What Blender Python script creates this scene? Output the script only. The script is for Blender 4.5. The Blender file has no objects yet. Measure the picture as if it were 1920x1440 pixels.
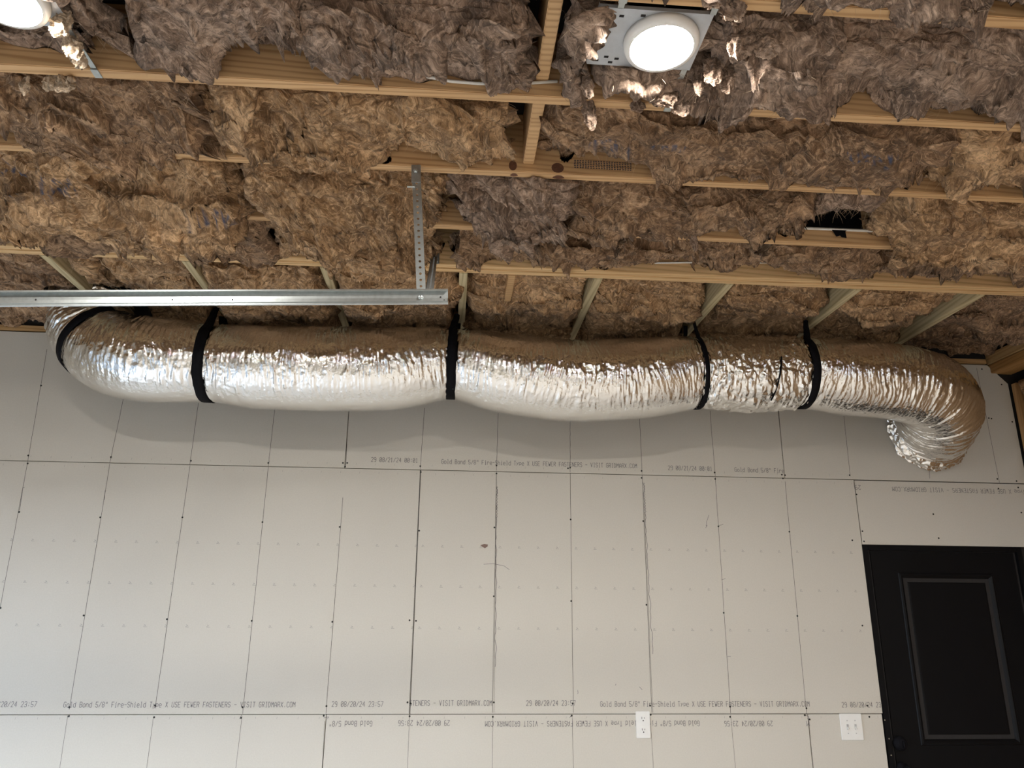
import bpy, math, random
import numpy as np
from mathutils import Vector, Matrix

# ------------------------------------------------------------------ camera, world, exposure
SC = bpy.context.scene
COL = SC.collection
FPX, PITCH, YAW, ROLL = 1400.985, .2920, -.0767, -.0092
CAM = np.array([-.6315, -4.0337, 1.7234])
def _rot(p, y, r):
    cy, sy, cp, sp, cr, sr = math.cos(y), math.sin(y), math.cos(p), math.sin(p), math.cos(r), math.sin(r)
    return (np.array([[cy, -sy, 0], [sy, cy, 0], [0, 0, 1]]) @ np.array([[1, 0, 0], [0, cp, -sp], [0, sp, cp]])
            @ np.array([[cr, 0, sr], [0, 1, 0], [-sr, 0, cr]]))
ROT = _rot(PITCH, YAW, ROLL)
cam_data = bpy.data.cameras.new('camera')
cam = bpy.data.objects.new('camera', cam_data)
COL.objects.link(cam)
cam_data.sensor_width = 36.0
cam_data.lens = FPX / 1920 * 36
cam_data.clip_start = .02
M = Matrix.Identity(4)
for i in range(3):
    M[i][0], M[i][1], M[i][2], M[i][3] = ROT[i, 0], ROT[i, 2], -ROT[i, 1], CAM[i]
cam.matrix_world = M
SC.camera = cam

w = bpy.data.worlds.new('daylight')
SC.world = w
w.use_nodes = True
bg = w.node_tree.nodes['Background']
bg.inputs['Color'].default_value = (.62, .78, 1.0, 1)
bg.inputs['Strength'].default_value = 13.0

SC.view_settings.view_transform = 'Standard'
SC.view_settings.look = 'None'
SC.view_settings.gamma = 1
SC.view_settings.use_curve_mapping = False
SC.view_settings.exposure = 0.0
LAMP = 480.0                      # radiance of the lit lens of a ceiling lamp
SC.cycles.max_bounces = 8
SC.cycles.diffuse_bounces = 5
SC.cycles.glossy_bounces = 4
SC.cycles.caustics_reflective = False
SC.cycles.sample_clamp_indirect = 6

H = 3.188                         # underside of the joists
STUD = .4064
J0, J1, J2, JM, J3 = -2.534, -2.120, -1.715, -1.309, -.908   # far bottom edges of the joists
JW = .038

def ray(x, y): return ROT @ np.array([(x - 960) / FPX, 1, (720 - y) / FPX])
def at_y(x, y, Y):
    d = ray(x, y); return CAM + d * ((Y - CAM[1]) / d[1])
def at_z(x, y, Z):
    d = ray(x, y); return CAM + d * ((Z - CAM[2]) / d[2])

# ------------------------------------------------------------------ helpers
rng = np.random.default_rng(7)
random.seed(5)

def tag(o, label=None, cat=None, group=None, kind=None):
    for k, v in (('label', label), ('category', cat), ('group', group), ('kind', kind)):
        if v: o[k] = v
    return o

def empty(name, loc=(0, 0, 0)):
    o = bpy.data.objects.new(name, None)
    o.empty_display_size = .05
    COL.objects.link(o); o.location = loc
    return o

def link(name, me, mat=None, parent=None, smooth=False):
    if mat: me.materials.append(mat)
    o = bpy.data.objects.new(name, me)
    COL.objects.link(o)
    if parent:
        o.parent = parent
        o.matrix_parent_inverse = Matrix.Translation(-Vector(parent.location)) if parent.location.length else Matrix.Identity(4)
    if smooth:
        me.polygons.foreach_set('use_smooth', np.ones(len(me.polygons), bool))
    return o

class MB:
    """collects quads and triangles; build() links them as one mesh object"""
    def __init__(self): self.v, self.f = [], []
    def add(self, vs, fs):
        b = len(self.v); self.v += [tuple(map(float, p)) for p in vs]; self.f += [tuple(i + b for i in f) for f in fs]
    def box(self, x0, x1, y0, y1, z0, z1, bev=0.0):
        if bev <= 0:
            vs = [(x, y, z) for x in (x0, x1) for y in (y0, y1) for z in (z0, z1)]
            self.add(vs, [(0, 1, 3, 2), (4, 6, 7, 5), (0, 4, 5, 1), (2, 3, 7, 6), (0, 2, 6, 4), (1, 5, 7, 3)])
        else:
            import bmesh
            bm = bmesh.new()
            bmesh.ops.create_cube(bm, size=1)
            for q in bm.verts:
                q.co = ((x0 + x1) / 2 + q.co.x * (x1 - x0), (y0 + y1) / 2 + q.co.y * (y1 - y0), (z0 + z1) / 2 + q.co.z * (z1 - z0))
            bmesh.ops.bevel(bm, geom=bm.edges[:], offset=bev, segments=2, affect='EDGES')
            bm.verts.index_update()
            self.add([q.co[:] for q in bm.verts], [[q.index for q in f.verts] for f in bm.faces])
            bm.free()
        return self
    def prism(self, prof, p0, p1, up=(0, 0, 1)):
        """closed 2-D profile (a, b) swept from p0 to p1; a along side, b along up"""
        p0, p1 = np.array(p0, float), np.array(p1, float)
        d = (p1 - p0) / np.linalg.norm(p1 - p0)
        s = np.cross(d, up); s /= np.linalg.norm(s); u = np.cross(s, d)
        n = len(prof)
        vs = [p + s * a + u * b for p in (p0, p1) for a, b in prof]
        self.add(vs, [(i, (i + 1) % n, n + (i + 1) % n, n + i) for i in range(n)] + [tuple(range(n))[::-1], tuple(range(n, 2 * n))])
        return self
    def lathe(self, prof, c, axis='z', n=40, flip=False):
        """(r, h) profile turned about an axis through c"""
        vs, fs = [], []
        for r, h in prof:
            for k in range(n):
                a = 2 * math.pi * k / n
                q = (r * math.cos(a), r * math.sin(a), h)
                if axis == 'y': q = (q[0], q[2], q[1])
                vs.append((c[0] + q[0], c[1] + q[1], c[2] + q[2]))
        for i in range(len(prof) - 1):
            for k in range(n):
                fs.append((i * n + k, i * n + (k + 1) % n, (i + 1) * n + (k + 1) % n, (i + 1) * n + k))
        self.add(vs, fs)
        return self
    def disc(self, c, r, axis='y', n=12):
        vs = []
        for k in range(n):
            a = 2 * math.pi * k / n
            q = (r * math.cos(a), 0, r * math.sin(a)) if axis == 'y' else (r * math.cos(a), r * math.sin(a), 0)
            vs.append((c[0] + q[0], c[1] + q[1], c[2] + q[2]))
        self.add(vs, [tuple(range(n))])
        return self
    def tube(self, pts, r, n=8):
        pts = [np.array(p, float) for p in pts]
        vs, fs = [], []
        for i, p in enumerate(pts):
            d = pts[min(i + 1, len(pts) - 1)] - pts[max(i - 1, 0)]
            d /= np.linalg.norm(d)
            a = np.cross(d, (0, 0, 1) if abs(d[2]) < .9 else (1, 0, 0)); a /= np.linalg.norm(a); b = np.cross(d, a)
            for k in range(n):
                t = 2 * math.pi * k / n
                vs.append(p + r * (a * math.cos(t) + b * math.sin(t)))
        for i in range(len(pts) - 1):
            for k in range(n):
                fs.append((i * n + k, i * n + (k + 1) % n, (i + 1) * n + (k + 1) % n, (i + 1) * n + k))
        fs += [tuple(range(n))[::-1], tuple((len(pts) - 1) * n + k for k in range(n))]
        self.add(vs, fs)
        return self
    def build(self, name, mat=None, parent=None, smooth=False):
        me = bpy.data.meshes.new(name)
        me.from_pydata(self.v, [], self.f)
        me.validate(); 
        import bmesh
        bm = bmesh.new(); bm.from_mesh(me); bmesh.ops.recalc_face_normals(bm, faces=bm.faces[:]); bm.to_mesh(me); bm.free()
        return link(name, me, mat, parent, smooth)

def grid_mesh(name, P, mat, parent=None, closed_v=False, attrs=None):
    """P: (n, m, 3) grid of points -> one smooth mesh"""
    n, m = P.shape[:2]
    idx = np.arange(n * m).reshape(n, m)
    if closed_v: idx = np.concatenate([idx, idx[:, :1]], 1)
    a, b, c, d = idx[:-1, :-1], idx[1:, :-1], idx[1:, 1:], idx[:-1, 1:]
    F = np.stack([a, b, c, d], -1).reshape(-1, 4).astype(np.int32)
    me = bpy.data.meshes.new(name)
    me.vertices.add(n * m)
    me.vertices.foreach_set('co', P.reshape(-1).astype(np.float32))
    me.loops.add(F.size)
    me.loops.foreach_set('vertex_index', F.reshape(-1))
    me.polygons.add(len(F))
    me.polygons.foreach_set('loop_start', np.arange(0, F.size, 4, dtype=np.int32))
    me.update(calc_edges=True)
    for k, v in (attrs or {}).items():
        at = me.attributes.new(k, 'FLOAT', 'POINT')
        at.data.foreach_set('value', v.reshape(-1).astype(np.float32))
    return link(name, me, mat, parent, True)

# ------------------------------------------------------------------ numpy noise
_perm = rng.permutation(256).astype(np.int32)
_perm = np.concatenate([_perm, _perm])
_g = rng.normal(size=(256, 3)).astype(np.float32)
_g /= np.linalg.norm(_g, axis=1, keepdims=True)
def noise(p, seed=0):
    p = np.asarray(p, np.float32)
    i = np.floor(p); f = p - i
    i = i.astype(np.int32)
    u = f * f * f * (f * (f * 6 - 15) + 10)
    X = (i[..., 0] + seed * 37) & 255; Y = (i[..., 1] + seed * 17) & 255; Z = (i[..., 2] + seed * 71) & 255
    X1, Y1, Z1 = (X + 1) & 255, (Y + 1) & 255, (Z + 1) & 255
    def g(a, b, c, dx, dy, dz):
        v = _g[_perm[_perm[_perm[a] + b] + c]]
        return v[..., 0] * (f[..., 0] - dx) + v[..., 1] * (f[..., 1] - dy) + v[..., 2] * (f[..., 2] - dz)
    ux, uy, uz = u[..., 0], u[..., 1], u[..., 2]
    def lx(b, c, dy, dz):
        n0 = g(X, b, c, 0, dy, dz); return n0 + ux * (g(X1, b, c, 1, dy, dz) - n0)
    a0 = lx(Y, Z, 0, 0); a0 += uy * (lx(Y1, Z, 1, 0) - a0)
    a1 = lx(Y, Z1, 0, 1); a1 += uy * (lx(Y1, Z1, 1, 1) - a1)
    return (a0 + uz * (a1 - a0)) * 1.4
def fbm(p, seed=0, oct=3):
    s, a = 0, 1.0
    for k in range(oct):
        s = s + a * noise(p * (2.03 ** k), seed + k * 3); a *= .5
    return s
def vnoise(p, seed): return np.stack([noise(p, seed), noise(p, seed + 11), noise(p, seed + 23)], -1)
def grid_normals(P, closed_v=False):
    du = np.gradient(P, axis=0)
    if closed_v: dv = (np.roll(P, -1, 1) - np.roll(P, 1, 1)) / 2
    else: dv = np.gradient(P, axis=1)
    n = np.cross(du, dv)
    return n / (np.linalg.norm(n, axis=-1, keepdims=True) + 1e-9)
def sstep(a, b, x):
    t = np.clip((x - a) / (b - a), 0, 1); return t * t * (3 - 2 * t)

# ------------------------------------------------------------------ materials
class Mat:
    def __init__(self, name):
        self.m = bpy.data.materials.new(name); self.m.use_nodes = True
        self.t = self.m.node_tree; self.b = self.t.nodes['Principled BSDF']
    def n(self, kind, **kw):
        x = self.t.nodes.new(kind)
        for k, v in kw.items():
            if k in x.inputs.keys(): x.inputs[k].default_value = v
            else: setattr(x, k, v)
        return x
    def l(self, a, b): self.t.links.new(a, b)
    def set(self, **kw):
        for k, v in kw.items(): self.b.inputs[k.replace('_', ' ')].default_value = v
        return self
    def coords(self, scale=(1, 1, 1), kind='Object'):
        c = self.n('ShaderNodeTexCoord'); mp = self.n('ShaderNodeMapping', Scale=scale)
        self.l(c.outputs[kind], mp.inputs['Vector']); return mp.outputs['Vector']
    def ramp(self, fac, stops):
        r = self.n('ShaderNodeValToRGB'); e = r.color_ramp.elements
        while len(e) < len(stops): e.new(.5)
        for q, (p, c) in zip(e, stops): q.position = p; q.color = tuple(c) + (1,)
        self.l(fac, r.inputs['Fac']); return r.outputs['Color']
    def noise(self, vec, scale, detail=4, rough=.6, dist=0):
        x = self.n('ShaderNodeTexNoise', Scale=scale, Detail=detail, Roughness=rough, Distortion=dist)
        self.l(vec, x.inputs['Vector']); return x.outputs['Fac']
    def mix(self, fac, a, b, mode='MIX'):
        x = self.n('ShaderNodeMix', data_type='RGBA', blend_type=mode)
        if hasattr(fac, 'node'): self.l(fac, x.inputs[0])
        else: x.inputs[0].default_value = fac
        for s, i in ((a, 6), (b, 7)):
            if hasattr(s, 'node'): self.l(s, x.inputs[i])
            else: x.inputs[i].default_value = tuple(s) + (1,)
        return x.outputs[2]
    def bump(self, h, strength=.3, dist=.01, prev=None):
        x = self.n('ShaderNodeBump', Strength=strength, Distance=dist)
        self.l(h, x.inputs['Height'])
        if prev: self.l(prev, x.inputs['Normal'])
        self.l(x.outputs['Normal'], self.b.inputs['Normal']); return x.outputs['Normal']

def plain(name, col, rough=.5, metal=0.0, var=.06, scale=30, bump=0.0):
    m = Mat(name); v = m.coords()
    f = m.noise(v, scale, 4)
    c = m.ramp(f, [(.3, [x * (1 - var) for x in col]), (.7, [min(1, x * (1 + var)) for x in col])])
    m.l(c, m.b.inputs['Base Color']); m.set(Roughness=rough, Metallic=metal)
    if bump: m.bump(f, bump, .002)
    return m.m

def wood(name, light, dark, axis='x', rough=.6):
    m = Mat(name)
    sc = {'x': (1.2, 26, 26), 'y': (26, 1.2, 26), 'z': (26, 26, 1.2)}[axis]
    v = m.coords(sc)
    d = m.noise(v, 1.2, 2, .5, .6)
    wv = m.n('ShaderNodeTexWave', wave_type='BANDS', bands_direction='DIAGONAL', Scale=1.1, Distortion=5.0, Detail=3.0)
    wv.inputs['Detail Scale'].default_value = .8
    m.l(v, wv.inputs['Vector'])
    c = m.ramp(wv.outputs['Fac'], [(.05, dark), (.45, light), (1, [x * 1.06 for x in light])])
    big = m.noise(m.coords((.8, .8, .8)), 2.5, 3)
    c = m.mix(m.ramp(big, [(.3, (0, 0, 0)), (.7, (.5, .5, .5))]), c, [x * .78 for x in light])
    c = m.mix(.3, c, m.ramp(d, [(.3, dark), (.7, light)]))
    m.l(c, m.b.inputs['Base Color']); m.set(Roughness=rough)
    m.bump(wv.outputs['Fac'], .15, .001)
    return m.m

def gypsum(name, col):
    m = Mat(name); v = m.coords()
    a = m.noise(v, 1.3, 5, .6)
    b = m.noise(v, 160, 2, .7)
    c = m.ramp(a, [(.3, [x * .965 for x in col]), (.7, [x * 1.02 for x in col])])
    c = m.mix(.10, c, m.ramp(b, [(.35, [x * .7 for x in col]), (.65, [min(1, x * 1.2) for x in col])]))
    m.l(c, m.b.inputs['Base Color']); m.set(Roughness=.85)
    m.b.inputs['Specular IOR Level'].default_value = .25
    m.bump(b, .06, .001)
    return m.m

def insulation(name, pale, mid, deep, shift=0.0):
    m = Mat(name); v = m.coords()
    warp = m.n('ShaderNodeTexNoise', Scale=5.0, Detail=3.0); m.l(v, warp.inputs['Vector'])
    sub = m.n('ShaderNodeVectorMath', operation='SUBTRACT'); m.l(warp.outputs['Color'], sub.inputs[0]); sub.inputs[1].default_value = (.5, .5, .5)
    scl = m.n('ShaderNodeVectorMath', operation='SCALE'); m.l(sub.outputs[0], scl.inputs[0]); scl.inputs['Scale'].default_value = .35
    add = m.n('ShaderNodeVectorMath', operation='ADD'); m.l(v, add.inputs[0]); m.l(scl.outputs[0], add.inputs[1])
    wv = add.outputs[0]
    qa = m.n('ShaderNodeAttribute', attribute_name='fa'); qb = m.n('ShaderNodeAttribute', attribute_name='fb')
    cb = m.n('ShaderNodeCombineXYZ'); m.l(qa.outputs['Fac'], cb.inputs[0]); m.l(qb.outputs['Fac'], cb.inputs[1])
    mp = m.n('ShaderNodeMapping', Scale=(1.0, .22, 1.0)); m.l(cb.outputs[0], mp.inputs['Vector'])
    mx = m.n('ShaderNodeVectorMath', operation='SCALE'); m.l(wv, mx.inputs[0]); mx.inputs['Scale'].default_value = 1.5
    ad = m.n('ShaderNodeVectorMath', operation='ADD'); m.l(mp.outputs[0], ad.inputs[0]); m.l(mx.outputs[0], ad.inputs[1])
    strand = m.noise(ad.outputs[0], 8, 7, .66, .5)
    blotch = m.noise(wv, 4.5 , 5, .6, .8)
    fine = m.noise(v, 420, 3, .7)
    c = m.ramp(blotch, [(.32, deep), (.5, mid), (.66, pale)])
    c2 = m.ramp(strand, [(.34, [x * .45 for x in mid]), (.5, mid), (.66, [min(1, x * 1.3) for x in pale])])
    fs = m.noise(ad.outputs[0], 34, 4, .7, .8)
    iso = m.noise(wv, 21, 7, .66, 2.0)
    c = m.mix(.42, c, c2)
    c = m.mix(m.ramp(iso, [(.36, (.85, .85, .85)), (.5, (0, 0, 0))]), c, [x * .34 for x in mid])
    c = m.mix(m.ramp(iso, [(.53, (0, 0, 0)), (.66, (.75, .75, .75))]), c, [min(1, x * 1.2) for x in pale])
    c = m.mix(m.ramp(fs, [(.30, (.62, .62, .62)), (.46, (0, 0, 0))]), c, [x * .35 for x in deep])
    c = m.mix(m.ramp(fs, [(.60, (0, 0, 0)), (.72, (.55, .55, .55))]), c, [min(1, x * 1.35) for x in pale])
    ink = m.n('ShaderNodeAttribute', attribute_name='ink')
    c = m.mix(ink.outputs['Fac'], c, (.06, .08, .14))
    m.l(c, m.b.inputs['Base Color'])
    m.set(Roughness=1.0)
    m.b.inputs['Specular IOR Level'].default_value = .05
    m.b.inputs['Sheen Weight'].default_value = .12
    m.b.inputs['Sheen Roughness'].default_value = .6
    n0 = m.bump(iso, .70, .014)
    n1 = m.bump(strand, .40, .010, n0)
    n2 = m.bump(fs, .45, .004, n1)
    m.bump(fine, .35, .002, n2)
    return m.m

def foil(name):
    m = Mat(name); v = m.coords()
    at = m.n('ShaderNodeAttribute', attribute_name='axial'); ar = m.n('ShaderNodeAttribute', attribute_name='around')
    cb = m.n('ShaderNodeCombineXYZ'); m.l(at.outputs['Fac'], cb.inputs[0]); m.l(ar.outputs['Fac'], cb.inputs[1])
    mp = m.n('ShaderNodeMapping', Scale=(1, .16, 1)); m.l(cb.outputs[0], mp.inputs['Vector'])
    wr = m.noise(mp.outputs[0], 85, 3, .5, .9)
    vo = m.n('ShaderNodeTexVoronoi', feature='F1', Scale=70.0); m.l(v, vo.inputs['Vector'])
    cr = m.noise(v, 55, 5, .65, 1.2)
    m.set(Metallic=1.0, Roughness=.06)
    m.b.inputs['Base Color'].default_value = (.90, .89, .87, 1)
    def ridge(h):
        a_ = m.n('ShaderNodeMath', operation='SUBTRACT'); m.l(h, a_.inputs[0]); a_.inputs[1].default_value = .5
        b_ = m.n('ShaderNodeMath', operation='ABSOLUTE'); m.l(a_.outputs[0], b_.inputs[0])
        c_ = m.n('ShaderNodeMath', operation='POWER'); m.l(b_.outputs[0], c_.inputs[0]); c_.inputs[1].default_value = .7
        return c_.outputs[0]
    n1 = m.bump(wr, .36, .006)
    n2 = m.bump(cr, .16, .008, n1)
    m.bump(vo.outputs['Distance'], .14, .008, n2)
    return m.m

W_JOIST = wood('joist pine', (.68, .44, .225), (.42, .23, .095))
W_GREEN = wood('treated pine', (.66, .56, .35), (.42, .34, .18), 'y')
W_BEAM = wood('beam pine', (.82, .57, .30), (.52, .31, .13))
W_ORANGE = wood('fir plate', (.50, .28, .10), (.34, .17, .055), 'y')
W_STUD = wood('stud pine', (.55, .33, .15), (.36, .2, .08), 'z')
GYP = gypsum('gypsum paper', (.605, .575, .515))
INS = [insulation('glass wool tan', (.78, .52, .30), (.385, .225, .110), (.085, .043, .021)),
       insulation('glass wool brown', (.60, .395, .24), (.265, .156, .086), (.062, .035, .019)),
       insulation('glass wool grey', (.60, .435, .325), (.28, .188, .134), (.072, .048, .035))]
TUFT = insulation('glass wool pale', (.80, .64, .48), (.62, .47, .33), (.34, .24, .16))
FOIL = foil('foil jacket')
GALV = plain('galvanised steel', (.53, .565, .565), .34, .9, .10, 60, .05)
GALVD = plain('dull zinc', (.42, .45, .46), .45, .85, .12, 70, .05)
BLACK = plain('black webbing', (.005, .005, .007), .8, 0, .2, 90, .1)
BLACK.node_tree.nodes['Principled BSDF'].inputs['Specular IOR Level'].default_value = .12
BLACKD = plain('black door paint', (.0035, .0038, .0048), .45, 0, .1, 8)
BLACKD.node_tree.nodes['Principled BSDF'].inputs['Specular IOR Level'].default_value = .16
DARK = plain('dark void', (.018, .016, .016), .9)
WHITE = plain('white plastic', (.80, .80, .78), .35, 0, .02)
INKM = plain('print ink', (.16, .15, .16), .8)
PENCIL = plain('pencil line', (.13, .12, .11), .8, 0, .3, 60)
PAINT = plain('blue black scribble', (.10, .085, .11), .8)
BROWNM = plain('brown smear', (.20, .13, .105), .8)
CABLE = plain('white cable jacket', (.75, .73, .68), .4)
SCREWM = plain('black phosphate screw', (.012, .012, .012), .5, .3)
CONC = plain('concrete slab', (.62, .585, .54), .7, 0, .10, 4)

# ------------------------------------------------------------------ room shell
XL, XR, YB = -4.6, 2.66, -8.2
tag(MB().box(XL - .1, XR + .3, YB - .1, .2, -.1, 0).build('floor', CONC), kind='structure')
tag(MB().box(XL - .1, XR + .3, YB - .1, .2, H + .24, H + .3).build('ceiling', DARK), kind='structure')
wb = MB().box(XL, XR + .15, .017, .15, 0, H + .24).build('wall_back', DARK)
tag(wb, kind='structure')
tag(MB().box(XL, XR, YB - .1, YB, 0, H + .24).build('wall_front', GYP), kind='structure')
wl = MB()
OY0, OY1, OZ0, OZ1 = -4.2, -1.3, 0.0, 2.15          # open garage doorway in the left wall, out of frame
wl.box(XL - .1, XL, YB, OY0, 0, H + .24).box(XL - .1, XL, OY1, .017, 0, H + .24).box(XL - .1, XL, OY0, OY1, OZ1, H + .24)
tag(wl.build('wall_left', GYP), kind='structure')
tag(MB().box(XL - 30, XL - .1, -25, 20, -.12, -.02).build('unseen_ground', plain('dark ground', (.035, .034, .033), .9)), kind='structure')  # unseen ground slab, added so sky light reaches mainly the lower wall
wr = MB().box(XR + .14, XR + .16, YB, .017, 0, H + .24).build('wall_right', plain('sheathing', (.30, .21, .13), .9))
tag(wr, kind='structure')

# right-hand stud wall: plates and studs
for y in (-.035, -.44, -.85, -1.25, -1.66):
    MB().box(XR, XR + .138, y - .019, y + .019, .04, 3.03, .002).build('wall_stud', W_STUD, wr)
MB().box(2.56, 2.70, YB, .015, 3.100, 3.153, .003).build('top_plate', W_ORANGE, wr)
MB().box(2.552, 2.70, YB, .015, 3.156, H + .03, .003).build('top_plate', wood('plate fir', (.56, .38, .19), (.4, .24, .1), 'y'), wr)
# top plate above the drywall of the back wall
MB().box(XL, XR - .12, -.005, .016, 3.158, H - .001, .002).build('top_plate', wood('plate pine', (.52, .33, .15), (.36, .2, .08)), wb)

# ------------------------------------------------------------------ drywall boards
ZL, ZU, ZT, G = 1.2185, 2.438, 3.152, .0016
def board(x0, x1, z0, z1, cham=0):
    m = MB()
    if not cham:
        m.box(x0 + G, x1 - G, 0, .0159, z0 + G, z1 - G, .0012)
    else:
        a = [(x0 + G, z0 + G), (x1 - G, z0 + G), (x1 - G, z1 - .115), (x1 - .112, z1 - G), (x0 + G, z1 - G)]
        n = len(a)
        m.add([(x, y, z) for y in (0, .0159) for x, z in a],
              [tuple(range(n)), tuple(range(2 * n - 1, n - 1, -1))] + [(i, n + i, n + (i + 1) % n, (i + 1) % n) for i in range(n)])
    return m.build('drywall_board', GYP, wb)
S = STUD
board(XL, -3 * S - .0, ZU, ZT)
board(-3 * S, 3 * S, ZU, ZT)
board(3 * S, 2.656, ZU, ZT, 1)
board(-8 * S - 2.44, -8 * S, ZL, ZU)
board(-8 * S, -2 * S, ZL, ZU)
board(-2 * S, 1.622, ZL, ZU)
board(1.622, 2.656, 2.078, ZU - .002)
board(XL, -9 * S, 0, ZL)
board(-9 * S, -3 * S, 0, ZL)
board(-3 * S, 3 * S, 0, ZL)
board(3 * S, 1.617, 0, ZL)

# flat marks: strips lying on the paper
def strip(m, pts, wd, y=-.0004):
    """polyline in the wall plane as a thin ribbon"""
    for (x0, z0), (x1, z1) in zip(pts[:-1], pts[1:]):
        dx, dz = x1 - x0, z1 - z0
        L = math.hypot(dx, dz) or 1e-6
        nx, nz = -dz / L * wd / 2, dx / L * wd / 2
        ex, ez = dx / L * wd * .3, dz / L * wd * .3
        m.add([(x0 + nx - ex, y, z0 + nz - ez), (x1 + nx + ex, y, z1 + nz + ez), (x1 - nx + ex, y, z1 - nz + ez), (x0 - nx - ex, y, z0 - nz - ez)], [(0, 1, 2, 3)])
def wp(x, y):
    p = at_y(x, y, 0); return (p[0], p[2])

def pencil(p0, p1, wd=.0021):
    (x0, z0), (x1, z1) = p0, p1
    n = 14
    pts = [(x0 + (x1 - x0) * t / n + random.uniform(-.0006, .0006), z0 + (z1 - z0) * t / n) for t in range(n + 1)]
    m = MB(); strip(m, pts, wd)
    return m.build('pencil_line', PENCIL, wb)
for a, b in (((88, 655), (52, 866)), ((232, 745), (206, 868)), ((372, 755), (356, 871)), ((516, 760), (503, 874)), ((654, 770), (648, 876)),
             ((796, 765), (788, 879)), ((934, 775), (931, 882)), ((1069, 785), (1069, 885)), ((1199, 780), (1204, 888)),
             ((1331, 770), (1341, 892)), ((1460, 770), (1467, 855)), ((1582, 780), (1594, 893)), ((1742, 875), (1743, 897)), ((1831, 690), (1874, 905)),
             ((52, 867), (0, 1141)), ((206, 870), (130, 1330)), ((356, 873), (291, 1328)), ((503, 876), (455, 1338)), ((643, 933), (611, 1338)),
             ((788, 881), (767, 1337)), ((931, 884), (923, 1336)), ((1069, 887), (1075, 1336)), ((1204, 890), (1222, 1336)),
             ((1341, 895), (1370, 1337)), ((1472, 903), (1512, 1338)), ((1601, 903), (1616, 1015)),
             ((127, 1342), (112, 1440)), ((288, 1343), (275, 1440)), ((454, 1343), (442, 1440)), ((609, 1352), (604, 1440)), ((768, 1340), (764, 1440)),
             ((924, 1341), (923, 1440)), ((1073, 1345), (1075, 1440)), ((1219, 1340), (1225, 1440)), ((1370, 1340), (1379, 1440)), ((1516, 1350), (1525, 1440))):
    pencil(wp(*a), wp(*b), .0024 if a[1] < 1340 else .0018)
for (a, b, off) in (((931, 912), (929, 1250), 4), ((1206, 905), (1224, 1226), 3)):     # wavering second lines with scribbles
    m = MB(); n = 60
    (x0, z0), (x1, z1) = wp(*a), wp(*b)
    strip(m, [(x0 + (x1 - x0) * t / n + .004 * math.sin(t * .9) * math.sin(t * .31 + 1) + random.uniform(-.0016, .0016), z0 + (z1 - z0) * t / n) for t in range(n + 1)], .0022)
    strip(m, [(x0 + (x1 - x0) * t / n * .3 + .004 + .003 * math.sin(t * 1.7), z0 + (z1 - z0) * t / n * .28) for t in range(40)], .0016)
    m.build('pencil_scribble', PAINT, wb)
pencil(wp(931, 890), wp(926, 1336), .0016); pencil(wp(1208, 960), wp(1224, 1336), .0016)
m = MB()
for L in ([(1329, 966), (1325, 978), (1324, 986), (1326, 985), (1323, 990)], [(907, 1058), (925, 1057), (945, 1061), (955, 1068)], [(1347, 986), (1356, 983)],
          [(1083, 1294), (1084, 1299), (1083, 1301)], [(1199, 1288), (1204, 1293)], [(1154, 1285), (1155, 1282)], [(46, 914), (43, 915), (37, 957)],
          [(197, 920), (196, 937)], [(607, 1346), (616, 1344), (614, 1348)], [(1510, 1341), (1516, 1343), (1517, 1350), (1514, 1347)], [(449, 1348), (453, 1341)],
          [(1068, 1346), (1071, 1341), (1070, 1344)], [(1353, 1087), (1360, 1085)], [(1364, 1231), (1370, 1231)], [(286, 1328), (292, 1326), (293, 1320)]):
    strip(m, [wp(*q) for q in L], .0018)
m.build('pencil_scribble', PAINT, wb)
m = MB()
a = [wp(*q) for q in ((901, 1022), (908, 1020), (915, 1021), (914, 1025), (909, 1028), (904, 1025))]
m.add([(x, -.0005, z) for x, z in a], [tuple(range(6))])
m.build('brown_smear', BROWNM, wb)

# printed lettering
GL = {'A': '0004264440|0242', 'B': '00063645443303|3342413000', 'C': '4536160501103041', 'D': '00062644422000', 'E': '46060040|0333', 'F': '460600|0333',
      'G': '45361605011030414323', 'I': '1030|2026|1636', 'M': '0006234640', 'N': '00064046', 'O': '103041453616050110', 'R': '00063645443303|2340',
      'S': '453616050413334241301001', 'T': '0646|2620', 'U': '060110304146', 'V': '062046', 'W': '0610233046', 'X': '0046|0640',
      'y': '0422|4400', 'p': '00043443423101', 'e': '024243341403011040', 'o': '103041433414030110', 'l': '1030|2026|2616', 'd': '46401001031444',
      'n': '0004|0314344340', 'i': '1030|2024|1424|2526', 'r': '0004|03143443', 'h': '0006|0314344340',
      '0': '103041453616050110|0145', '1': '1030|2026|2615', '2': '05163645440040', '3': '0516364544334241301001|1333', '4': '30360242',
      '5': '460603334241301001', '6': '36160501103041423303', '7': '064610', '8': '130405163645443342413010010213|1333', '9': '10304145361605041343',
      '/': '0046', '"': '1614|3634', '-': '0343', '.': '2021', ':': '2122|2425', ',': '1121'}
def text(s, x0, z0, pitch, hgt, flip=False, cut=None, wd=.0023):
    """x0, z0: start of the baseline; flip turns the line upside down (board hung the other way up)"""
    m = MB(); sg = -1 if flip else 1
    for k, ch in enumerate(s):
        for pl in GL.get(ch, '').split('|'):
            pts = [(x0 + sg * (k * pitch + int(pl[i]) / 4 * pitch * .66), z0 + sg * int(pl[i + 1]) / 6 * hgt) for i in range(0, len(pl), 2)]
            if cut and any(not (cut[0] < x < cut[1]) for x, z in pts): continue
            if len(pts) > 1: strip(m, pts, wd, -.0005)
    return m.build('printed_text', INKM, wb)
LONG = 'Gold Bond 5/8" Fire-Shield Type X USE FEWER FASTENERS - VISIT GRIDMARX.COM'
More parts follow.
